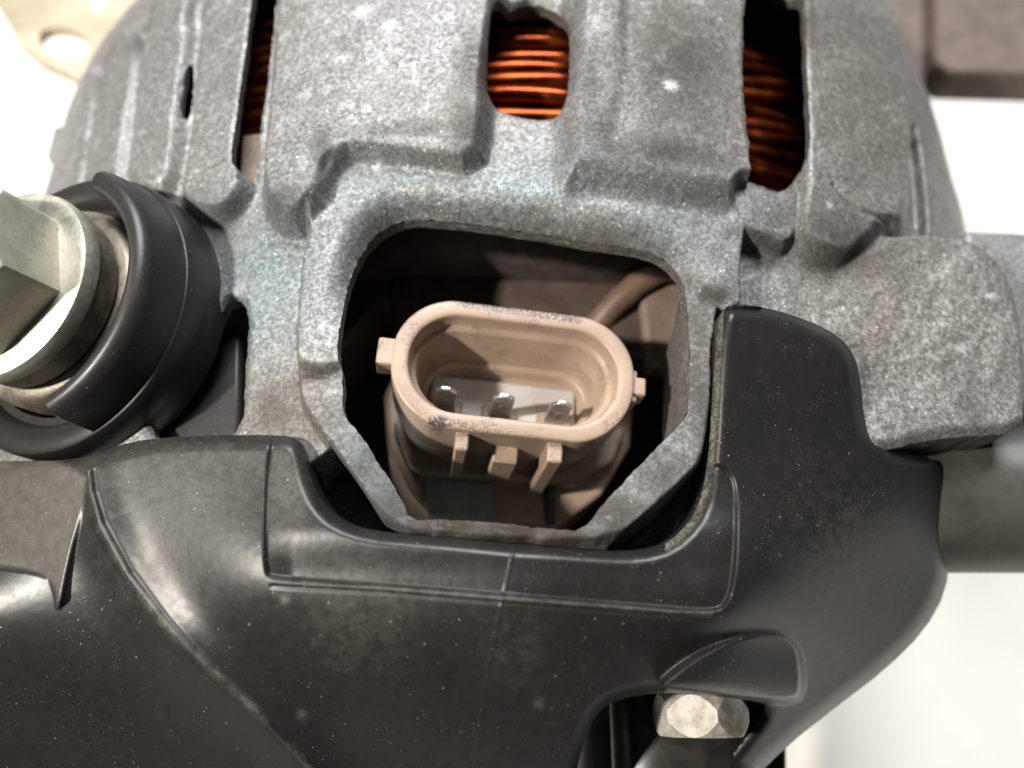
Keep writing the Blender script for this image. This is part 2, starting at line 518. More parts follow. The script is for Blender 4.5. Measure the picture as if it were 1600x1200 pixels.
def rings_alu(v):
    c = np.stack([v[:, 0] * 0, v[:, 1] * 0, v[:, 2] * 0 - 1], 1)
    side = (np.abs(v[:, 0]) > 73.5) | (v[:, 1] > 86) | (v[:, 1] < -19)
    hole = (np.abs(v[:, 0]) < 24) & (v[:, 1] > -18.5) & (v[:, 1] < 16)
    dh = 3.0 + 11.0 * sstep((v[:, 0] - 6) / 8) * sstep((9 - v[:, 1]) / 5)
    lugv = (v[:, 0] > 26) & (v[:, 1] < 20)
    depth = np.where(side, 50.0, np.where(lugv, .06, .05))[:, None]
    r = np.random.default_rng(4)
    jit = lambda a: np.c_[r.normal(0, a, len(v)), r.normal(0, a, len(v)), np.zeros(len(v))]
    ctr = np.where(hole[:, None], (np.array([0, 2., 0]) - v) * np.array([1, 1, 0]) * .03, 0)
    ii = np.clip(np.rint((v[:, 1] - gy[0]) / CELL).astype(int), 0, X.shape[0] - 1)
    jj = np.clip(np.rint((v[:, 0] - gx[0]) / CELL).astype(int), 0, X.shape[1] - 1)
    rg = np.where(side, 0, rag[ii, jj])
    gn = np.hypot(DGX, DGY)[ii, jj] + 1e-6
    v2 = v.copy()
    v2[:, 0] += rg * DGX[ii, jj] / gn
    v2[:, 1] += rg * DGY[ii, jj] / gn
    v2[:, 2] -= .08 * N6[ii, jj] * 0 + .022 * N2[ii, jj] + .012 * N1[ii, jj]
    big_ = (depth > 1)
    v2 = np.where(big_, v2, v)
    return [v * (1 - k_) + v2 * k_ + c * depth * f_ for f_, k_ in ((.06, .6), (.14, 1), (.5, 1), (1.0, 1))]
def sample(field, p):
    fy_ = np.clip((p[:, 1] - gy[0]) / CELL, 0, X.shape[0] - 1.01); fx_ = np.clip((p[:, 0] - gx[0]) / CELL, 0, X.shape[1] - 1.01)
    i_, j_ = fy_.astype(int), fx_.astype(int); a_, b_ = fy_ - i_, fx_ - j_
    return field[i_, j_] * (1 - a_) * (1 - b_) + field[i_ + 1, j_] * a_ * (1 - b_) + field[i_, j_ + 1] * (1 - a_) * b_ + field[i_ + 1, j_ + 1] * a_ * b_
def opening_wall(name, poly, smooth, depthfn, outer=False):
    p = chaikin(poly, smooth)
    q = []
    for i in range(len(p)):
        a_, b_ = p[i], p[(i + 1) % len(p)]
        k = max(1, int(np.linalg.norm(b_ - a_) / .25))
        q += [a_ + (b_ - a_) * t / k for t in range(k)]
    q = np.array(q)
    nrm = np.roll(q, -1, 0) - np.roll(q, 1, 0)
    nrm = np.c_[nrm[:, 1], -nrm[:, 0]] / (np.linalg.norm(nrm, axis=1)[:, None] + 1e-9)
    if ((q[:, 0] * np.roll(q[:, 1], -1) - np.roll(q[:, 0], -1) * q[:, 1]).sum()) < 0:
        nrm = -nrm                                   # outward
    if outer:
        nrm = -nrm                                   # into the solid
    r_ = np.random.default_rng(9)
    def wob(wl, amp):
        n_ = len(q); f_ = np.fft.rfftfreq(n_); g_ = np.fft.irfft(np.fft.rfft(r_.standard_normal(n_)) * np.exp(-(f_ * wl / .25) ** 2), n=n_)
        return amp * g_ / g_.std()
    z = sample(ZT, q + nrm * .06)
    z = z - .12
    dp = depthfn(q)
    n_ = len(q)
    vs_, qs = [], []
    fr = (0, .05, .12, .22, .34, .48, .64, .82, 1.0)
    base = wob(.6, .03)
    for f_ in fr:
        off = base * (1 - f_) + wob(2.0, .028) + wob(.5, .012) + .01 + .06 * f_
        o_ = q + nrm * off[:, None]
        vs_.append(np.c_[o_, z - dp * f_])
    for k in range(len(fr) - 1):
        i = np.arange(n_); j = (i + 1) % n_
        qs.append(np.stack([k * n_ + i, k * n_ + j, (k + 1) * n_ + j, (k + 1) * n_ + i], 1))
    o = fast_mesh(name, np.concatenate(vs_), np.concatenate(qs), ALU, ROOT)
    g_ = o.data.attributes.new('grime_shade', 'FLOAT', 'POINT')
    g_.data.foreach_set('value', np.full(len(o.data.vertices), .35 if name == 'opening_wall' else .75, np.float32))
    s_ = o.data.attributes.new('stain', 'FLOAT', 'POINT')
    s_.data.foreach_set('value', np.full(len(o.data.vertices), .5, np.float32))
    return o
opening_wall('opening_wall', HOLE, 1, lambda q: 1.6 + 12.0 * sstep((q[:, 0] - 6) / 8) * sstep((9 - q[:, 1]) / 5))
for sl_ in (SLOT_C, SLOT_R, SLOT_L, SLOT_B, SLIT):
    opening_wall('slot_wall', sl_, 2, lambda q: np.full(len(q), 1.4))
lw = opening_wall('lug_wall', LP, 1, lambda q: np.full(len(q), 22.0), True)
housing = relief('housing', X, Y, keep, CELL, pos_alu, rings_alu, ALU, ROOT)
def spots(lst, thr=0):
    f = np.zeros_like(X)
    for a_, b_, rx_, ry_, k_ in lst:
        cx_, cy_ = PD(a_, b_, 2.0)
        f = np.maximum(f, k_ * np.exp(-((X - cx_) / rx_) ** 2 - ((Y - cy_) / ry_) ** 2))
    return f
used_ = np.zeros(X.shape, int)
kf_ = (keep[:-1, :-1] + keep[1:, :-1] + keep[:-1, 1:] + keep[1:, 1:]) > 0
for sy_, sx_ in ((0, 0), (1, 0), (0, 1), (1, 1)):
    used_[sy_:X.shape[0] - 1 + sy_, sx_:X.shape[1] - 1 + sx_] += kf_
def housing_attr(name, field):
    at_ = housing.data.attributes.new(name, 'FLOAT', 'POINT')
    v_ = np.zeros(len(housing.data.vertices), np.float32)
    q_ = field[used_ > 0]
    v_[:len(q_)] = q_
    at_.data.foreach_set('value', v_)
housing_attr('tint', spots([(400, 420, 8, 9, 1), (600, 285, 9, 4, .7), (820, 290, 10, 4, .8), (1080, 340, 8, 5, .9), (1215, 440, 6, 6, .7), (560, 760, 8, 8, 1), (330, 330, 4, 3, .8), (1205, 330, 3, 4, .6), (1030, 600, 3, 6, .5)]))
housing_attr('nick', spots([(1041, 158, .75, .6, 1), (1512, 492, .8, .35, .9), (1484, 560, .7, .5, .7), (570, 45, .9, .7, .7), (612, 70, .8, .7, .6), (540, 118, .8, .7, .6), (1175, 160, .4, .8, .6), (1172, 190, .4, .6, .7), (590, 262, .4, .4, .7), (1290, 330, .4, .5, .5)]))
housing_attr('stain', spots([(1360, 180, 16, 22, 1), (1420, 480, 18, 14, .9), (1060, 80, 7, 12, .35), (430, 640, 5, 5, .8)]))
housing_attr('grime_shade', spots([(1060, 130, 8, 13, .85), (930, 160, 3, 8, .6), (735, 120, 1.6, 6, .6), (1315, 380, 7, 4.0, 1), (1300, 340, 5, 4, .5), (1245, 40, 2.5, 5, .9), (1040, 258, 9, 2.8, .95), (930, 225, 4, 3, .6), (735, 220, 2.2, 3.5, .8), (640, 225, 6, 1.0, .6), (450, 325, 2.6, 1.6, .8), (508, 250, 1.2, 2.6, .7), (1120, 462, 2.2, 1.6, 1),
    (420, 630, 4.5, 4, .8), (480, 585, 3.5, .7, .9), (985, 60, 1.5, 6, .5), (660, 338, 6, 1.6, .8), (760, 346, 8, 1.5, .85), (880, 362, 9, 1.5, .85), (1010, 392, 5, 2.0, .85), (1062, 440, 2.5, 3, .8), (1085, 700, 3, 4, .5), (215, 45, 4, 5, .6), (150, 95, 3, 5, .6), (340, 340, 3, 2.5, .7), (1205, 368, 4, .9, .8), (700, 822, 6, 2.2, 1.2), (800, 832, 6, 2.2, 1.2), (880, 840, 5, 2.2, 1.1), (1030, 740, 4, 4, .75), (960, 810, 5, 4, 1.0), (610, 790, 4, 4, .95), (565, 730, 4, 4, .75), (1098, 620, 2.2, 9, .9), (1090, 500, 2.2, 5, .8), (520, 650, 4, 3, .5), (440, 650, 6, 4, .6)]))  # dirt, plus shade of pad undersides and lips put into the colour
housing['label'] = 'rough cast aluminium housing'

# ---- generic builders -------------------------------------------------------
def xform(local, org, e1, e2, e3):
    l = np.asarray(local, float)
    return org + l[:, :1] * e1 + l[:, 1:2] * e2 + l[:, 2:] * e3
I3 = (np.zeros(3), np.array([1., 0, 0]), np.array([0, 1., 0]), np.array([0, 0, 1.]))
def lathe(name, prof, mat, parent, fr, a0=0, a1=360, n=96, smooth=True, closed_prof=False):
    full = (a1 - a0) >= 359.9
    m = n if full else n + 1
    vs_, fs = [], []
    k = len(prof)
    for i in range(m):
        a = math.radians(a0 + (a1 - a0) * i / n)
        for r, t in prof:
            vs_.append((r * math.cos(a), r * math.sin(a), t))
    for i in range(n):
        j = (i + 1) % m
        for q in range(k if closed_prof else k - 1):
            w = (q + 1) % k
            fs.append((i * k + q, j * k + q, j * k + w, i * k + w))
    if not full and closed_prof:
        fs.append(tuple(range(k))[::-1])
        fs.append(tuple((m - 1) * k + q for q in range(k)))
    o = link_mesh(name, xform(vs_, *fr), fs, mat, parent, smooth)
    if smooth:
        add_sharp(o)
    return o
def add_sharp(o, ang=38):
    me = o.data
    import bmesh
    bm = bmesh.new(); bm.from_mesh(me)
    bmesh.ops.recalc_face_normals(bm, faces=bm.faces)
    lim = math.radians(ang)
    for e in bm.edges:
        if len(e.link_faces) == 2 and e.calc_face_angle(0) > lim:
            e.smooth = False
    bm.to_mesh(me); bm.free()
def bevel(o, w, seg=3):
    m = o.modifiers.new('bevel', 'BEVEL')
    m.width = w * .001; m.segments = seg; m.limit_method = 'ANGLE'; m.angle_limit = math.radians(35)
    m.harden_normals = False
    return o
def prism(name, poly, z0, z1, mat, parent, fr=I3, bev=.25, seg=3):
    """poly (x, y) extruded from z0 to z1, bevelled"""
    n = len(poly)
    l = [(a, b, z0) for a, b in poly] + [(a, b, z1) for a, b in poly]
    fs = [tuple(range(n))[::-1], tuple(range(n, 2 * n))] + [(i, (i + 1) % n, n + (i + 1) % n, n + i) for i in range(n)]
    o = link_mesh(name, xform(l, *fr), fs, mat, parent, False)
    import bmesh
    bm = bmesh.new(); bm.from_mesh(o.data); bmesh.ops.recalc_face_normals(bm, faces=bm.faces); bm.to_mesh(o.data); bm.free()
    if bev:
        bevel(o, bev, seg)
    o.data.polygons.foreach_set('use_smooth', np.ones(len(o.data.polygons), bool))
    if not bev:
        add_sharp(o, 30)
    else:
        add_sharp(o, 80)
    return o
def tube(name, path, r, mat, parent, n=8):
    path = np.asarray(path, float)
    tg = np.gradient(path, axis=0)
    tg /= np.linalg.norm(tg, axis=1)[:, None]
    ref = np.array([0, 1., 0]) if abs(tg[0][1]) < .8 else np.array([0, 0, 1.])
    vs_, fs = [], []
    for p, t in zip(path, tg):
        a = np.cross(t, ref); a /= np.linalg.norm(a)
        b = np.cross(t, a)
        for k in range(n):
            q = 2 * math.pi * k / n
            vs_.append(p + r * (math.cos(q) * a + math.sin(q) * b))
    for i in range(len(path) - 1):
        for k in range(n):
            fs.append((i * n + k, i * n + (k + 1) % n, (i + 1) * n + (k + 1) % n, (i + 1) * n + k))
    fs.append(tuple(range(n))); fs.append(tuple(range((len(path) - 1) * n, len(path) * n)))
    return link_mesh(name, vs_, fs, mat, parent, True)
def px_poly(pts, z):
    return [tuple(PZ(a, b, z)[:2]) for a, b in pts]

# ---- inside: dark core, copper end winding ----------------------------------
xs = np.linspace(-66, 66, 60)
cv, cf = [], []
for i, x in enumerate(xs):
    for y in (19.0, 84.0):
        cv.append((x, y, float(zdrum(x)) - 11.5))
for i in range(len(xs) - 1):
    cf.append((2 * i, 2 * i + 2, 2 * i + 3, 2 * i + 1))
nb = len(cv)
for i, x in enumerate(xs):
    cv.append((x, 19.0, -70))
for i in range(len(xs) - 1):
    cf.append((2 * i, nb + i, nb + i + 1, 2 * i + 2))
link_mesh('stator_core', cv, cf, DARKPL, ROOT)
rw = np.random.default_rng(11)
for layer, (off, y0, nn) in enumerate(((-4.6, 22.6, 14), (-6.2, 23.6, 13))):
    for k in range(nn):
        xx = np.linspace(-62, 62, 110)
        ph = rw.uniform(0, 6.28, 3)
        yy = y0 + 2.0 * k + rw.normal(0, .15) + .5 * np.sin(xx / 9 + ph[0]) + .16 * np.sin(xx / 3.4 + ph[1])
        yy = yy + .016 * np.clip(xx - 22, 0, None) ** 2 * (1 if k > 8 else .2) * .3
        zz = zdrum(xx) + off - 3.0 * sstep((xx - 14) / 10) + .35 * np.sin(xx / 5.2 + ph[2]) + rw.normal(0, .12)
        tube('wire', np.stack([xx, yy, zz], 1), 1.0, COPPER, ROOT, 12)
prism('insulator', px_poly([(380, 214), (412, 210), (408, 330), (372, 330)], -1.5), -6, -1.2, TAN, ROOT)

# ---- cavity behind the plug ---------------------------------------------------
prism('regulator_body', px_poly([(470, 250), (1180, 250), (1180, 500), (1000, 520), (600, 470), (470, 600)], -14), -40, -14, DARKPL, ROOT, bev=1)
prism('cavity_floor', [(-26, -21), (26, -21), (26, 30), (-26, 30)], -44, -32, DARKPL, ROOT)
tube('regulator_ridge', [PZ(a, b, z) for a, b, z in ((905, 560, -14.5), (930, 510, -13), (962, 474, -11.2), (995, 444, -10.4), (1030, 424, -10), (1110, 408, -10))], 1.5, mat_plain('brown_plastic', (.13, .08, .055), (.18, .12, .085), .45), ROOT, 12)
prism('regulator_cap', px_poly([(1000, 462), (1040, 440), (1110, 424), (1110, 580), (1010, 570)], -11), -14.5, -11.2, mat_plain('taupe_plastic', (.15, .105, .08), (.20, .145, .11), .5), ROOT, bev=.8)
prism('regulator_step', px_poly([(610, 425), (1090, 440), (1090, 560), (610, 540)], -12), -13.9, -12.4, mat_plain('brown_step', (.05, .034, .028), (.08, .055, .045), .5), ROOT, bev=.6)

# ---- plug socket ---------------------------------------------------------------
SOCK = bpy.data.objects.new('plug_socket', None)
COL.objects.link(SOCK); SOCK.parent = ROOT
SZ = 2.0
c0 = PZ(804, 577, SZ)
ra, rb = math.radians(-4.6), math.radians(6.6)
b1, b2, b3 = np.array([math.cos(rb), 0, -math.sin(rb)]), np.array([0, 1., 0]), np.array([math.sin(rb), 0, math.cos(rb)])
SF = (c0, b1 * math.cos(ra) + b2 * math.sin(ra), -b1 * math.sin(ra) + b2 * math.cos(ra), b3)
def oval(w, h, r, n=20):
    r = min(r, w - .01, h - .01)
    pts = []
    for sx, sy, a0 in ((1, 1, 0), (-1, 1, 90), (-1, -1, 180), (1, -1, 270)):
        for k in range(n + 1):
            a = math.radians(a0 + 90 * k / n)
            x = sx * (w - r) + r * math.cos(a); y = sy * (h - r) + r * math.sin(a)
            pts.append((x, y))
    return pts
HW, HH, HR = 11.65, 6.6, 5.9
def shell(name, rows, mat, cap=False):
    vs_, fs = [], []
    L = None
    for ins, z in rows:
        p = oval(HW - ins, HH - ins, HR - ins * .75)
        # slightly narrower at the bottom edge, as moulded
        p = [(x * (1 - .035 * max(0, -y) / HH), y) for x, y in p]
        L = len(p)
        vs_ += [(x, y, z) for x, y in p]
    for i in range(len(rows) - 1):
        for k in range(L):
            j = (k + 1) % L
            fs.append((i * L + k, i * L + j, (i + 1) * L + j, (i + 1) * L + k))
    if cap:
        fs.append(tuple((len(rows) - 1) * L + k for k in range(L)))
    o = link_mesh(name, xform(vs_, *SF), fs, mat, SOCK, True)
    add_sharp(o, 50)
    return o
rows = [(.5, -15), (.5, -7.2), (.05, -7.0), (0, -6.6), (0, -.34), (.05, -.15), (.16, -.04), (.34, 0), (.7, .01), (1.0, .01), (1.32, 0), (1.5, -.05), (1.6, -.16), (1.66, -.4), (1.74, -1.7),
        (1.9, -1.95), (2.2, -2.1), (2.32, -2.4), (2.62, -7.8), (2.75, -8.1), (3.2, -8.2), (3.35, -8.4), (3.45, -9.7), (3.7, -9.95), (4.2, -10)]
so = shell('shell', rows, TAN, True)
# smudge attribute: worn black grime on the rim
me = so.data
at = me.attributes.new('smudge', 'FLOAT', 'POINT')
co = np.empty(len(me.vertices) * 3); me.vertices.foreach_get('co', co); co = co.reshape(-1, 3) * 1000
co[:, 2] += TABLE_Z
sm = np.zeros(len(co))
def spot(px, py, rx, ry, amt):
    p = PZ(px, py, SZ)
    global sm
    e = ((co[:, 0] - p[0]) / rx) ** 2 + ((co[:, 1] - p[1]) / ry) ** 2
    sm = np.maximum(sm, amt * np.exp(-e) * (co[:, 2] > SZ - 1.2))
for s_ in ((740, 476, 2.0, .7, 1), (790, 482, 3.0, .7, .7), (880, 494, 2.2, .6, .9), (688, 664, 1.3, .7, .9), (722, 674, .7, .8, .9), (798, 682, 1.1, .5, .95), (880, 690, .6, .7, .7), (930, 692, 1.6, .35, .35)):
    spot(*s_)
at.data.foreach_set('value', sm.astype(np.float32))
# side ears
def sbox(name, x0, x1, y0, y1, z0, z1, mat=TAN, bev=.25, parent=SOCK):
    return prism(name, [(x0, y0), (x1, y0), (x1, y1), (x0, y1)], z0, z1, mat, parent, SF, bev)
sbox('ear', -13.1, -11.0, -.9, 1.9, -3.0, -.35)
sbox('ear', 11.0, 12.9, -1.0, .9, -3.0, -.35)
sbox('ear_rib', 11.0, 12.1, -1.7, 1.7, -3.4, -.6)
# ribs under the rim
def smudged(o, v):
    a = o.data.attributes.new('smudge', 'FLOAT', 'POINT')
    a.data.foreach_set('value', np.full(len(o.data.vertices), v, np.float32))
def to_s(px, py, z):
    d_ = ray(px, py)
    t_ = ((c0 + SF[3] * z - CAM) @ SF[3]) / (d_ @ SF[3])
    p = CAM + d_ * t_ - c0
    return float(p @ SF[1]), float(p @ SF[2])
a, b = to_s(722, 690, -.7); r1 = sbox('rib', a - .65, a + .65, -8.3, -6.3, -10.5, -.75); smudged(r1, .35)
a, b = to_s(868, 700, -.7); r3 = sbox('rib', a - .75, a + .75, -8.5, -6.3, -12.5, -.75); smudged(r3, .3)
a, b = to_s(788, 715, -4.5); r2 = sbox('rib', a - 1.25, a + 1.25, -8.2, -6.3, -10.0, -3.6); smudged(r2, .1)
# body below
prism('socket_base', [tuple(np.array(to_s(p, q, -13))) for p, q in ((598, 610), (606, 690), (640, 765), (672, 800), (880, 818), (945, 770), (992, 690), (1000, 600), (960, 520), (640, 510))], -29, -14.5, TAN, SOCK, SF, .6)
prism('label_plate', [tuple(np.array(to_s(p, q, -12))) for p, q in ((662, 738), (772, 748), (775, 806), (668, 796))], -16, -13.9, LABELM, SOCK, SF, .2)
prism('base_rib', [tuple(np.array(to_s(p, q, -12))) for p, q in ((856, 735), (870, 735), (872, 812), (858, 812))], -16, -13.6, DARKPL, SOCK, SF, .2)
prism('base_step', [tuple(np.array(to_s(p, q, -11))) for p, q in ((612, 650), (640, 720), (660, 735), (905, 752), (965, 715), (985, 660))], -16, -12.4, TAN, SOCK, SF, .5)
sbox('floor_panel', -7.9, 7.7, -2.6, 2.6, -10.6, -9.5, mat_plain('pale_resin', (.42, .40, .38), (.52, .50, .48), .28), .4)
# three blade terminals
for px, py in ((697, 607), (789, 618), (880, 629)):
    a, b = to_s(px, py, -3.6)
    w, t = 1.08, .23
    z0, z1 = -10.8, -3.6
    ch = .78
    prof = [(-w, z0), (w, z0), (w, z1 - ch), (w - ch * .8, z1), (-w + ch * .8, z1), (-w, z1 - ch)]
    fr = (c0 + a * SF[1] + b * SF[2], SF[1], SF[3], SF[2])
    term = prism('terminal', prof, -t, t, STEEL, SOCK, fr, .05, 1)
    prism('terminal_dimple', [(-.28, -9.2), (.28, -9.2), (.28, -6.0), (-.28, -6.0)], -t - .04, -t + .05, STEEL, term, fr, .03, 2)
    sbox('terminal_seat', a - 1.9, a + 1.9, b - .9, b + .9, -9.9, -9.2, TAN, .2)

# ---- black rear cover ---------------------------------------------------------------
PXC = 2.2
cx = np.arange(-70, 1500, PXC)
cy = np.arange(466, 1236, PXC)
A, B = np.meshgrid(cx, cy)
CTRL = np.array([
    (-70, 730, 1), (0, 730, 2.5), (130, 735, 6), (300, 690, 7.5), (450, 690, 9), (480, 740, 10), (600, 835, 13.2), (800, 852, 13.9), (1000, 862, 13.2), (1090, 800, 10.5), (1110, 650, 8.6), (1125, 490, 7),
    (1200, 490, 5.6), (1320, 540, 4.0), (1345, 640, 3.6), (1420, 715, 1.2), (1475, 740, -2.5), (1482, 870, -5.5), (1400, 800, 1.8), (1250, 700, 6.8), (1440, 960, -4.5), (1300, 1100, -3.5), (1190, 1200, -3.5), (1380, 900, 0.5),
    (420, 900, 13.2), (800, 930, 15.5), (1140, 955, 13.2), (1250, 900, 8.5), (800, 1200, 9.5), (500, 1190, 8.2), (1000, 1180, 8), (1150, 1080, 5), (735, 1060, 13.4), (950, 1080, 11.5),
    (200, 800, 8.2), (140, 745, 6.2), (-70, 1230, 4.5), (0, 1200, 4.8), (200, 1150, 6.4), (200, 905, 9.2), (300, 1022, 11.0), (470, 1185, 8.8), (100, 1000, 8.6), (0, 960, 9), (-70, 960, 9), (300, 1150, 7.8), (560, 1000, 13.8), (400, 1000, 12.6), (160, 830, 8.0)], float)
def tps(C, x, y):
    q = C[:, :2] / 400.0
    n = len(q)
    def U(r2):
        return np.where(r2 > 1e-12, r2 * np.log(r2 + 1e-12), 0)
    K = U(((q[:, None] - q[None]) ** 2).sum(-1)) + np.eye(n) * .012
    Pm = np.c_[np.ones(n), q]
    M = np.block([[K, Pm], [Pm.T, np.zeros((3, 3))]])
    s = np.linalg.solve(M, np.r_[C[:, 2], 0, 0, 0])
    xx = x / 400.0; yy = y / 400.0
    out = s[n] + s[n + 1] * xx + s[n + 2] * yy
    for i in range(n):
        out = out + s[i] * U((xx - q[i, 0]) ** 2 + (yy - q[i, 1]) ** 2)
    return out
W = tps(CTRL, A, B)
C_OUT = [(-400, 715), (60, 722), (135, 715), (200, 690), (290, 681), (440, 679), (466, 686), (479, 712), (486, 748), (502, 785), (532, 813), (575, 829), (640, 836), (800, 849), (950, 861), (1000, 861), (1045, 848),
         (1078, 815), (1098, 770), (1108, 700), (1114, 600), (1121, 505), (1130, 482), (1148, 474), (1200, 481), (1262, 500), (1312, 525), (1336, 556), (1346, 600), (1349, 650), (1362, 680), (1385, 697),
         (1420, 710), (1455, 715), (1474, 738), (1481, 790), (1485, 860), (1478, 925), (1445, 985), (1385, 1045), (1300, 1110), (1230, 1165), (1160, 1235), (1000, 1700), (-400, 1700)]
D_C = sdf(A, B, C_OUT, 90, 1)
C_CUT = [(893, 1260), (903, 1190), (922, 1130), (945, 1102), (985, 1088), (1040, 1082), (1100, 1086), (1185, 1096), (1200, 1104), (1178, 1138), (1128, 1200), (1095, 1260)]
D_CUT = sdf(A, B, C_CUT, 90, 2)
ckeep = np.minimum(-D_C, D_CUT)
# ridge between the two left facets
rd = sdline(A, B, [(137, 736), (141, 770), (156, 820), (200, 900), (250, 965), (300, 1022), (400, 1112), (470, 1185), (520, 1240)], 200)
W += .5 * np.exp(-(rd / 8) ** 2) + .9 * np.exp(-(rd / 40) ** 2)
# sunk band under the opening
BAND = [(430, 660), (418, 720), (414, 800), (414, 893), (424, 904), (600, 914), (800, 931), (1000, 947), (1112, 956), (1136, 944), (1147, 900), (1152, 790), (1145, 735), (1100, 720), (1080, 800), (1000, 850), (800, 840), (600, 820), (535, 800), (490, 740), (484, 680), (470, 660)]
bd = sdf(A, B, BAND, 90, 2)
bdep = .35 + .75 * sstep((B - 820) / 80) * sstep((A - 400) / 60)
W -= bdep * inside(bd, 4.5)
ln = sdline(A, B, [(424, 916), (600, 926), (800, 943), (1000, 959), (1110, 967)], 100)
W -= .10 * np.exp(-(ln / 2.5) ** 2)
# mould seam
ln = sdline(A, B, [(804, 846), (796, 890), (786, 932), (760, 1060), (734, 1240)], 100)
W += .07 * np.exp(-(ln / 2.2) ** 2)
# hood over the fixing nut
hd = sdf(A, B, [(1022, 1078), (1060, 1042), (1110, 1012), (1170, 990), (1218, 988), (1246, 1006), (1254, 1040), (1254, 1082), (1242, 1096), (1180, 1095), (1100, 1088)], 90, 2)
hm = inside(hd, 7)
W += hm * (.9 + 4.2 * sstep((B - 985) / 105))
# grey pocket at the far left
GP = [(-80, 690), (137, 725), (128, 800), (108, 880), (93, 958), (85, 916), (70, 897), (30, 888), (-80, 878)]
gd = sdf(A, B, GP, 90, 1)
gm = inside(gd, 5)
plane = 10.0 + (A - 130) * .034 + (B - 900) * .020
W = W * (1 - gm) + plane * gm
lowl = sstep((880 - A) / 880)
# rolled edges
e = np.clip(-D_C, 0, 26) / 26
W -= 1.5 * (1 - e) ** 2.4 * np.where(B < 480, .4, 1)
e = np.clip(D_CUT, 0, 24) / 24
W -= 1.3 * (1 - e) ** 2.4
CN = fnoise(A.shape, 40, 21)
W += .004 * CN + .0015 * fnoise(A.shape, 6, 22)
ridge_d = rd
def pos_cov(a_, b_):
    return PW(a_, b_, W)
def rings_cov(v):
    return [v + np.array([0, SN, -CS]) * .05]
def cover_wall(name, poly, smooth, inward, parent):
    p = chaikin(poly, smooth)
    q = []
    for i in range(len(p)):
        a_, b_ = p[i], p[(i + 1) % len(p)]
        k = max(1, int(np.linalg.norm(b_ - a_) / 4))
        q += [a_ + (b_ - a_) * t / k for t in range(k)]
    q = np.array(q)
    nrm = np.roll(q, -1, 0) - np.roll(q, 1, 0)
    nrm = np.c_[nrm[:, 1], -nrm[:, 0]] / (np.linalg.norm(nrm, axis=1)[:, None] + 1e-9)
    if (q[:, 0] * np.roll(q[:, 1], -1) - np.roll(q[:, 0], -1) * q[:, 1]).sum() < 0:
        nrm = -nrm
    qi = q - nrm * inward
    fy_ = np.clip((qi[:, 1] - cy[0]) / PXC, 0, A.shape[0] - 1.01); fx_ = np.clip((qi[:, 0] - cx[0]) / PXC, 0, A.shape[1] - 1.01)
    i_, j_ = fy_.astype(int), fx_.astype(int); a_, b_ = fy_ - i_, fx_ - j_
    w_ = W[i_, j_] * (1 - a_) * (1 - b_) + W[i_ + 1, j_] * a_ * (1 - b_) + W[i_, j_ + 1] * (1 - a_) * b_ + W[i_ + 1, j_ + 1] * a_ * b_
    v0 = PW(qi[:, 0], qi[:, 1], w_ - .08)
    k_ = np.where((v0[:, 1] < -19) & (np.abs(v0[:, 0]) < 22) | (v0[:, 2] > 2), 4.0, 40.0)[:, None]
    rows_ = [v0, v0 + np.array([0, SN, -CS]) * .6, v0 + np.array([0, SN, -CS]) * 1.2 + np.array([0, 0, -.3]) * k_, v0 + np.array([0, SN, -CS]) * 1.2 + np.array([0, 0, -1.]) * k_]
    n_ = len(q); i = np.arange(n_); j = (i + 1) % n_
    return fast_mesh(name, np.concatenate(rows_), np.concatenate([np.stack([r * n_ + i, r * n_ + j, (r + 1) * n_ + j, (r + 1) * n_ + i], 1) for r in range(3)]), BLACK, parent)
cover = relief('rear_cover', A, B, ckeep, PXC, pos_cov, rings_cov, BLACK, ROOT)
cover_wall('cover_edge', C_OUT, 1, 1.2, ROOT)
cover_wall('cover_edge', C_CUT, 2, -1.2, ROOT)
uc = np.zeros(A.shape, int)
kc = (ckeep[:-1, :-1] + ckeep[1:, :-1] + ckeep[:-1, 1:] + ckeep[1:, 1:]) > 0
for sy_, sx_ in ((0, 0), (1, 0), (0, 1), (1, 1)):
    uc[sy_:A.shape[0] - 1 + sy_, sx_:A.shape[1] - 1 + sx_] += kc
film_sheen = np.maximum(.50 * inside(gd, 6), .07 * np.exp(-((A - 290) / 170) ** 2 - ((B - 735) / 60) ** 2))  # pocket's grey reflection and soft facet sheen, put into the colour
film_sheen = np.maximum(film_sheen, .12 * np.exp(-((A - 450) / 30) ** 2 - ((B - 760) / 60) ** 2))
dust = 0 * A
dust = np.maximum(dust, .60 * np.exp(-((rd - 1) / 6.5) ** 2) * sstep((B - 780) / 60) * np.clip(.6 + .4 * CN, 0, 1))
dust = np.maximum(dust, .28 * np.exp(-((bd - 4) / 4) ** 2) * (B > 895) * (A < 1115))
dust = np.maximum(dust, .8 * np.exp(-((D_C + 5) / 6) ** 2) * (A > 1040) * (A < 1130) * (B < 860))
dust = np.maximum(dust, .12 * np.exp(-((A - 300) / 190) ** 2 - ((B - 745) / 70) ** 2))
dust = np.maximum(dust, .22 * np.exp(-((A - 1330) / 90) ** 2 - ((B - 900) / 130) ** 2))
dust = np.maximum(dust, .25 * np.exp(-((A - 450) / 30) ** 2 - ((B - 760) / 70) ** 2))
for a_, b_, r_, k_ in ((445, 938, 8, .45), (472, 1118, 8, .4), (842, 1098, 8, .4), (1320, 810, 16, .3), (800, 1010, 60, .12), (560, 960, 90, .15), (250, 880, 60, .2)):
    dust = np.maximum(dust, k_ * np.exp(-((A - a_) ** 2 + (B - b_) ** 2) / r_ ** 2))
av = np.zeros(len(cover.data.vertices), np.float32)
q_ = dust[uc > 0]; av[:len(q_)] = q_
af = np.zeros(len(cover.data.vertices), np.float32)
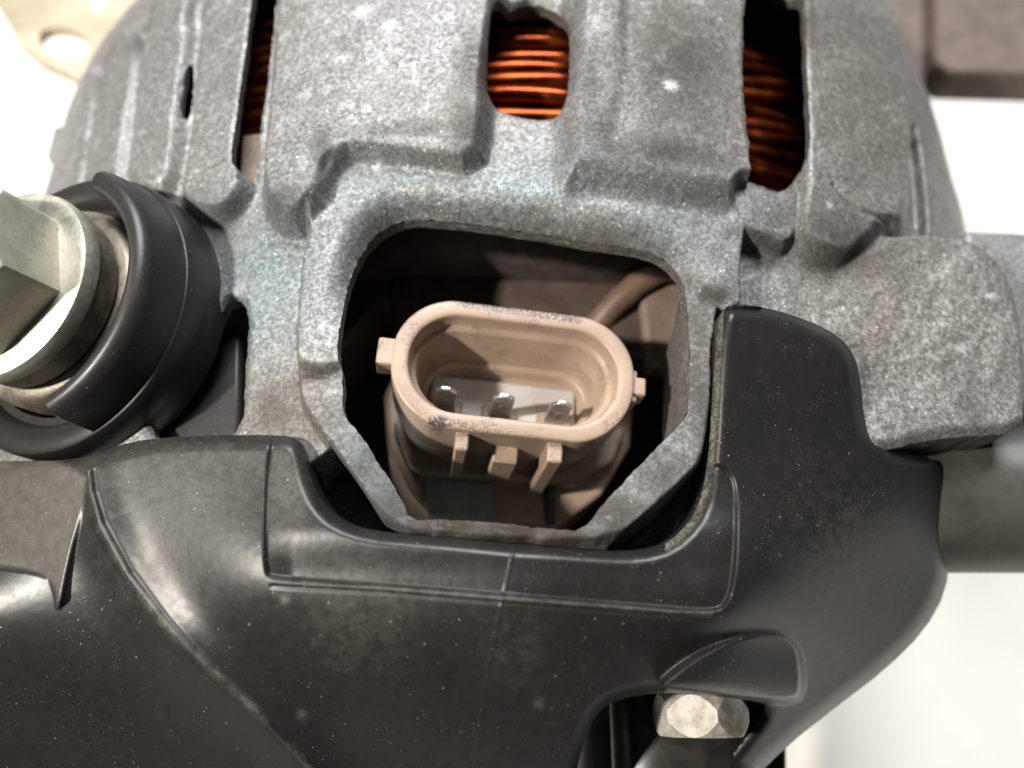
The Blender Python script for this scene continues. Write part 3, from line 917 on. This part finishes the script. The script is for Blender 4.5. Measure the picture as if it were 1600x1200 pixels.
q_ = film_sheen[uc > 0]; af[:len(q_)] = q_
cover.data.attributes.new('film_sheen', 'FLOAT', 'POINT').data.foreach_set('value', af)
cover.data.attributes.new('dust', 'FLOAT', 'POINT').data.foreach_set('value', av)
cover['label'] = 'dusty black moulded rear cover'

# ---- fixing nut in the cover recess ----------------------------------------------------
def hexnut(name, R, h, mat, parent, fr, c0_=.22, c1_=.22, phase=0):
    """hexagon with both ends turned to a cone"""
    import bmesh
    n = 12
    ri = R * math.cos(math.pi / 6)
    vs_, fs = [], []
    M = 96
    lev_ = 9
    def rad(a):
        a = (a - phase) % (math.pi / 3)
        return ri / math.cos(a - math.pi / 6)
    for k in range(M):
        a = 2 * math.pi * k / M
        r = rad(a)
        cut = (r - ri) / (R - ri)
        t0 = cut * c0_ * h * .75
        t1 = h - cut * c1_ * h * .75
        vs_ += [(ri * .97 * math.cos(a), ri * .97 * math.sin(a), 0), (r * math.cos(a), r * math.sin(a), t0 + .02),
                (r * math.cos(a), r * math.sin(a), t1 - .02), (ri * .97 * math.cos(a), ri * .97 * math.sin(a), h)]
    for k in range(M):
        j = (k + 1) % M
        for q in range(3):
            fs.append((4 * k + q, 4 * j + q, 4 * j + q + 1, 4 * k + q + 1))
    fs.append(tuple(4 * k for k in range(M))[::-1]); fs.append(tuple(4 * k + 3 for k in range(M)))
    o = link_mesh(name, xform(vs_, *fr), fs, mat, parent, True)
    add_sharp(o, 14)
    return o
nc = PW(1096, 1150, 1.5)
nax = F2A(.0, .93, -.37); nax = nax / np.linalg.norm(nax)
e1 = np.array([1., 0, 0]); e2 = np.cross(nax, e1)
NF = (nc, e1, e2, nax)
hexnut('cover_nut', 4.6, 3.7, NUTM, ROOT, NF, .5, .5, math.radians(38))
GLOSS = mat_plain('gloss_black', (.020, .019, .017), (.040, .038, .033), .30, .4, .08)
lathe('recess_barrel', [(0, -24), (10.5, -24), (10.5, 3.0), (9.8, 3.6), (0, 3.6)], GLOSS, ROOT, (PW(1030, 1160, -9.5), e1, e2, nax))
STRIP = mat_metal('reflection_stripe', (.10, .10, .082), (.17, .165, .14), .38, .1, .5)  # added rods stand in for stripes reflected in the gloss below the nut
for px_, r_ in ((972, 1.1), (1008, .7)):
    lathe('reflection_rod', [(0, -14), (r_, -14), (r_, 4.2), (r_ * .6, 4.8), (0, 4.8)], STRIP, ROOT, (PW(px_, 1165, -1.5), e1, e2, nax), n=32)
q0 = PW(1040, 1160, -14)
prism('recess_back', [(-16, -14), (14, -14), (14, 12), (-16, 12)], -3, 0, BLACK, ROOT, (q0, np.array([1., 0, 0]), F2A(0, 1, 0), F2A(0, 0, 1)), .5)

# ---- output terminal: rubber guard, washers, flange nut ----------------------------------
TERM = bpy.data.objects.new('output_terminal', None)
COL.objects.link(TERM); TERM.parent = ROOT
axF = np.array([-.3, .28, .91]); axF /= np.linalg.norm(axF)
e1F = np.array([1., 0, 0]) - axF * axF[0]; e1F /= np.linalg.norm(e1F)
e2F = np.cross(axF, e1F)
AXA, E1A, E2A = F2A(*axF), F2A(*e1F), F2A(*e2F)
TF = (PW(2, 440, 4.5), E1A * 1.1, E2A * 1.1, AXA * 1.1)
hexnut('hex_nut', 6.95, 6.4, ZINC, TERM, TF, .02, .30, math.radians(44))
lathe('nut_flange', [(0, -2.0), (7.9, -2.0), (8.4, -1.7), (8.5, -.8), (8.3, -.3), (7.5, .05), (0, .15)], ZINC, TERM, TF)
lathe('washer', [(0, -4.0), (8.0, -4.0), (8.0, -2.0), (0, -2.0)], BRONZE, TERM, TF)
lathe('terminal_washer', [(0, -8), (9.4, -8), (9.4, -5.6), (9.1, -4.9), (8.4, -4.4), (7.0, -4.2), (0, -4.2)], BRONZE, TERM, TF)
lathe('rubber_guard', [(9.8, -11), (9.8, -7.4), (10.5, -7.4), (10.8, -6.6), (11.2, -6.25), (12.9, -6.1), (13.25, -6.3), (13.45, -6.8), (13.52, -8.6), (13.5, -9.0), (13.6, -9.4), (13.6, -11.2), (13.0, -11.8), (0, -11.8), (0, -11)], RUBBER, TERM, TF, n=128)
lathe('guard_wall', [(10.5, -7.0), (10.4, -3.4), (10.5, -2.7), (10.9, -2.1), (11.4, -1.85), (11.9, -1.9), (12.35, -2.3), (12.65, -3.0), (13.1, -6.2), (13.1, -7.0)], RUBBER, TERM, TF, -64, 60, 72, closed_prof=True)
prism('terminal_block', px_poly([(235, 560), (335, 498), (381, 520), (378, 690), (235, 700)], -3), -24, -2.5, RUBBER, ROOT, bev=.6)
prism('terminal_base', [(-9, -9), (9, -9), (9, 9), (-9, 9)], -28, -11.5, RUBBER, TERM, TF, .6)

# ---- right mounting lug, boss, front bracket ------------------------------------------------
lathe('lug_boss', [(0, -10), (8.2, -10), (8.6, -9.4), (8.6, 40), (0, 40)], mat_plain('boss_metal', (.022, .022, .017), (.055, .052, .042), .45, .12), ROOT, (PZ(1480, 772, -15.5), np.array([0, 1., 0]), np.array([0, 0, 1.]), np.array([1., 0, 0])))
prism('lug_bushing', px_poly([(1500, 366), (1560, 368), (1720, 376), (1720, 640), (1560, 640), (1500, 560)], -9), -26, -8.0, ALU, ROOT, bev=.8)
# front bracket ear, top left
pl = px_poly([(-40, -60), (-12, 0), (8, 30), (30, 72), (60, 97), (100, 115), (140, 140), (200, 120), (220, -60), (172, -60), (165, 0), (150, 18), (136, 0), (120, -60)], -38)
import bmesh
def plate_with_hole(name, poly, cxy, rx, ry, rot, z0, z1, mat):
    bm = bmesh.new()
    vo = [bm.verts.new(m3(a, b, z1)) for a, b in poly]
    hole = []
    for k in range(40):
        a = 2 * math.pi * k / 40
        u_, v_ = rx * math.cos(a), ry * math.sin(a)
        hole.append(bm.verts.new(m3(cxy[0] + u_ * math.cos(rot) - v_ * math.sin(rot), cxy[1] + u_ * math.sin(rot) + v_ * math.cos(rot), z1)))
    es = [bm.edges.new((vo[i], vo[(i + 1) % len(vo)])) for i in range(len(vo))] + [bm.edges.new((hole[i], hole[(i + 1) % 40])) for i in range(40)]
    bmesh.ops.triangle_fill(bm, edges=es, use_beauty=True)
    r = bmesh.ops.extrude_face_region(bm, geom=list(bm.faces))
    bmesh.ops.translate(bm, vec=(0, 0, (z0 - z1) * .001), verts=[g for g in r['geom'] if isinstance(g, bmesh.types.BMVert)])
    bmesh.ops.recalc_face_normals(bm, faces=bm.faces)
    me = bpy.data.meshes.new(name); bm.to_mesh(me); bm.free()
    me.materials.append(mat)
    o = bpy.data.objects.new(name, me); COL.objects.link(o); o.parent = ROOT
    bevel(o, .5, 2)
    return o
h1 = PZ(98, 66, -38); ha = PZ(66, 52, -38); hb = PZ(130, 82, -38); hc = PZ(104, 48, -38); 
plate_with_hole('front_bracket', pl, h1[:2], .55 * np.linalg.norm((hb - ha)[:2]), 3.0, math.atan2(*(hb - ha)[1::-1][:2]) if False else math.atan2((hb - ha)[1], (hb - ha)[0]), -40.5, -38, BRACKET)
prism('side_tab', px_poly([(84, 196), (110, 196), (110, 262), (82, 258), (71, 245)], -27), -34, -27, ALU, ROOT, bev=.4)
prism('front_mount', px_poly([(1300, -160), (1441, -160), (1441, 150), (1300, 150)], -52), -58, -50, BROWNB, ROOT, bev=1.2)
prism('front_mount_arm', px_poly([(1447, -160), (1800, -160), (1800, 146), (1470, 138), (1447, 120)], -50), -54, -46, BROWNB, ROOT, bev=1.2)
# lower half of the drum, resting on the table
lathe('lower_housing', [(57.5, -8), (62, -8), (62, 78), (57.5, 78)], ALU, ROOT, (np.array([0, 0, TABLE_Z + 62.0]), np.array([1., 0, 0]), np.array([0, 0, 1.]), np.array([0, 1., 0])), 185, 355, 64, closed_prof=True)
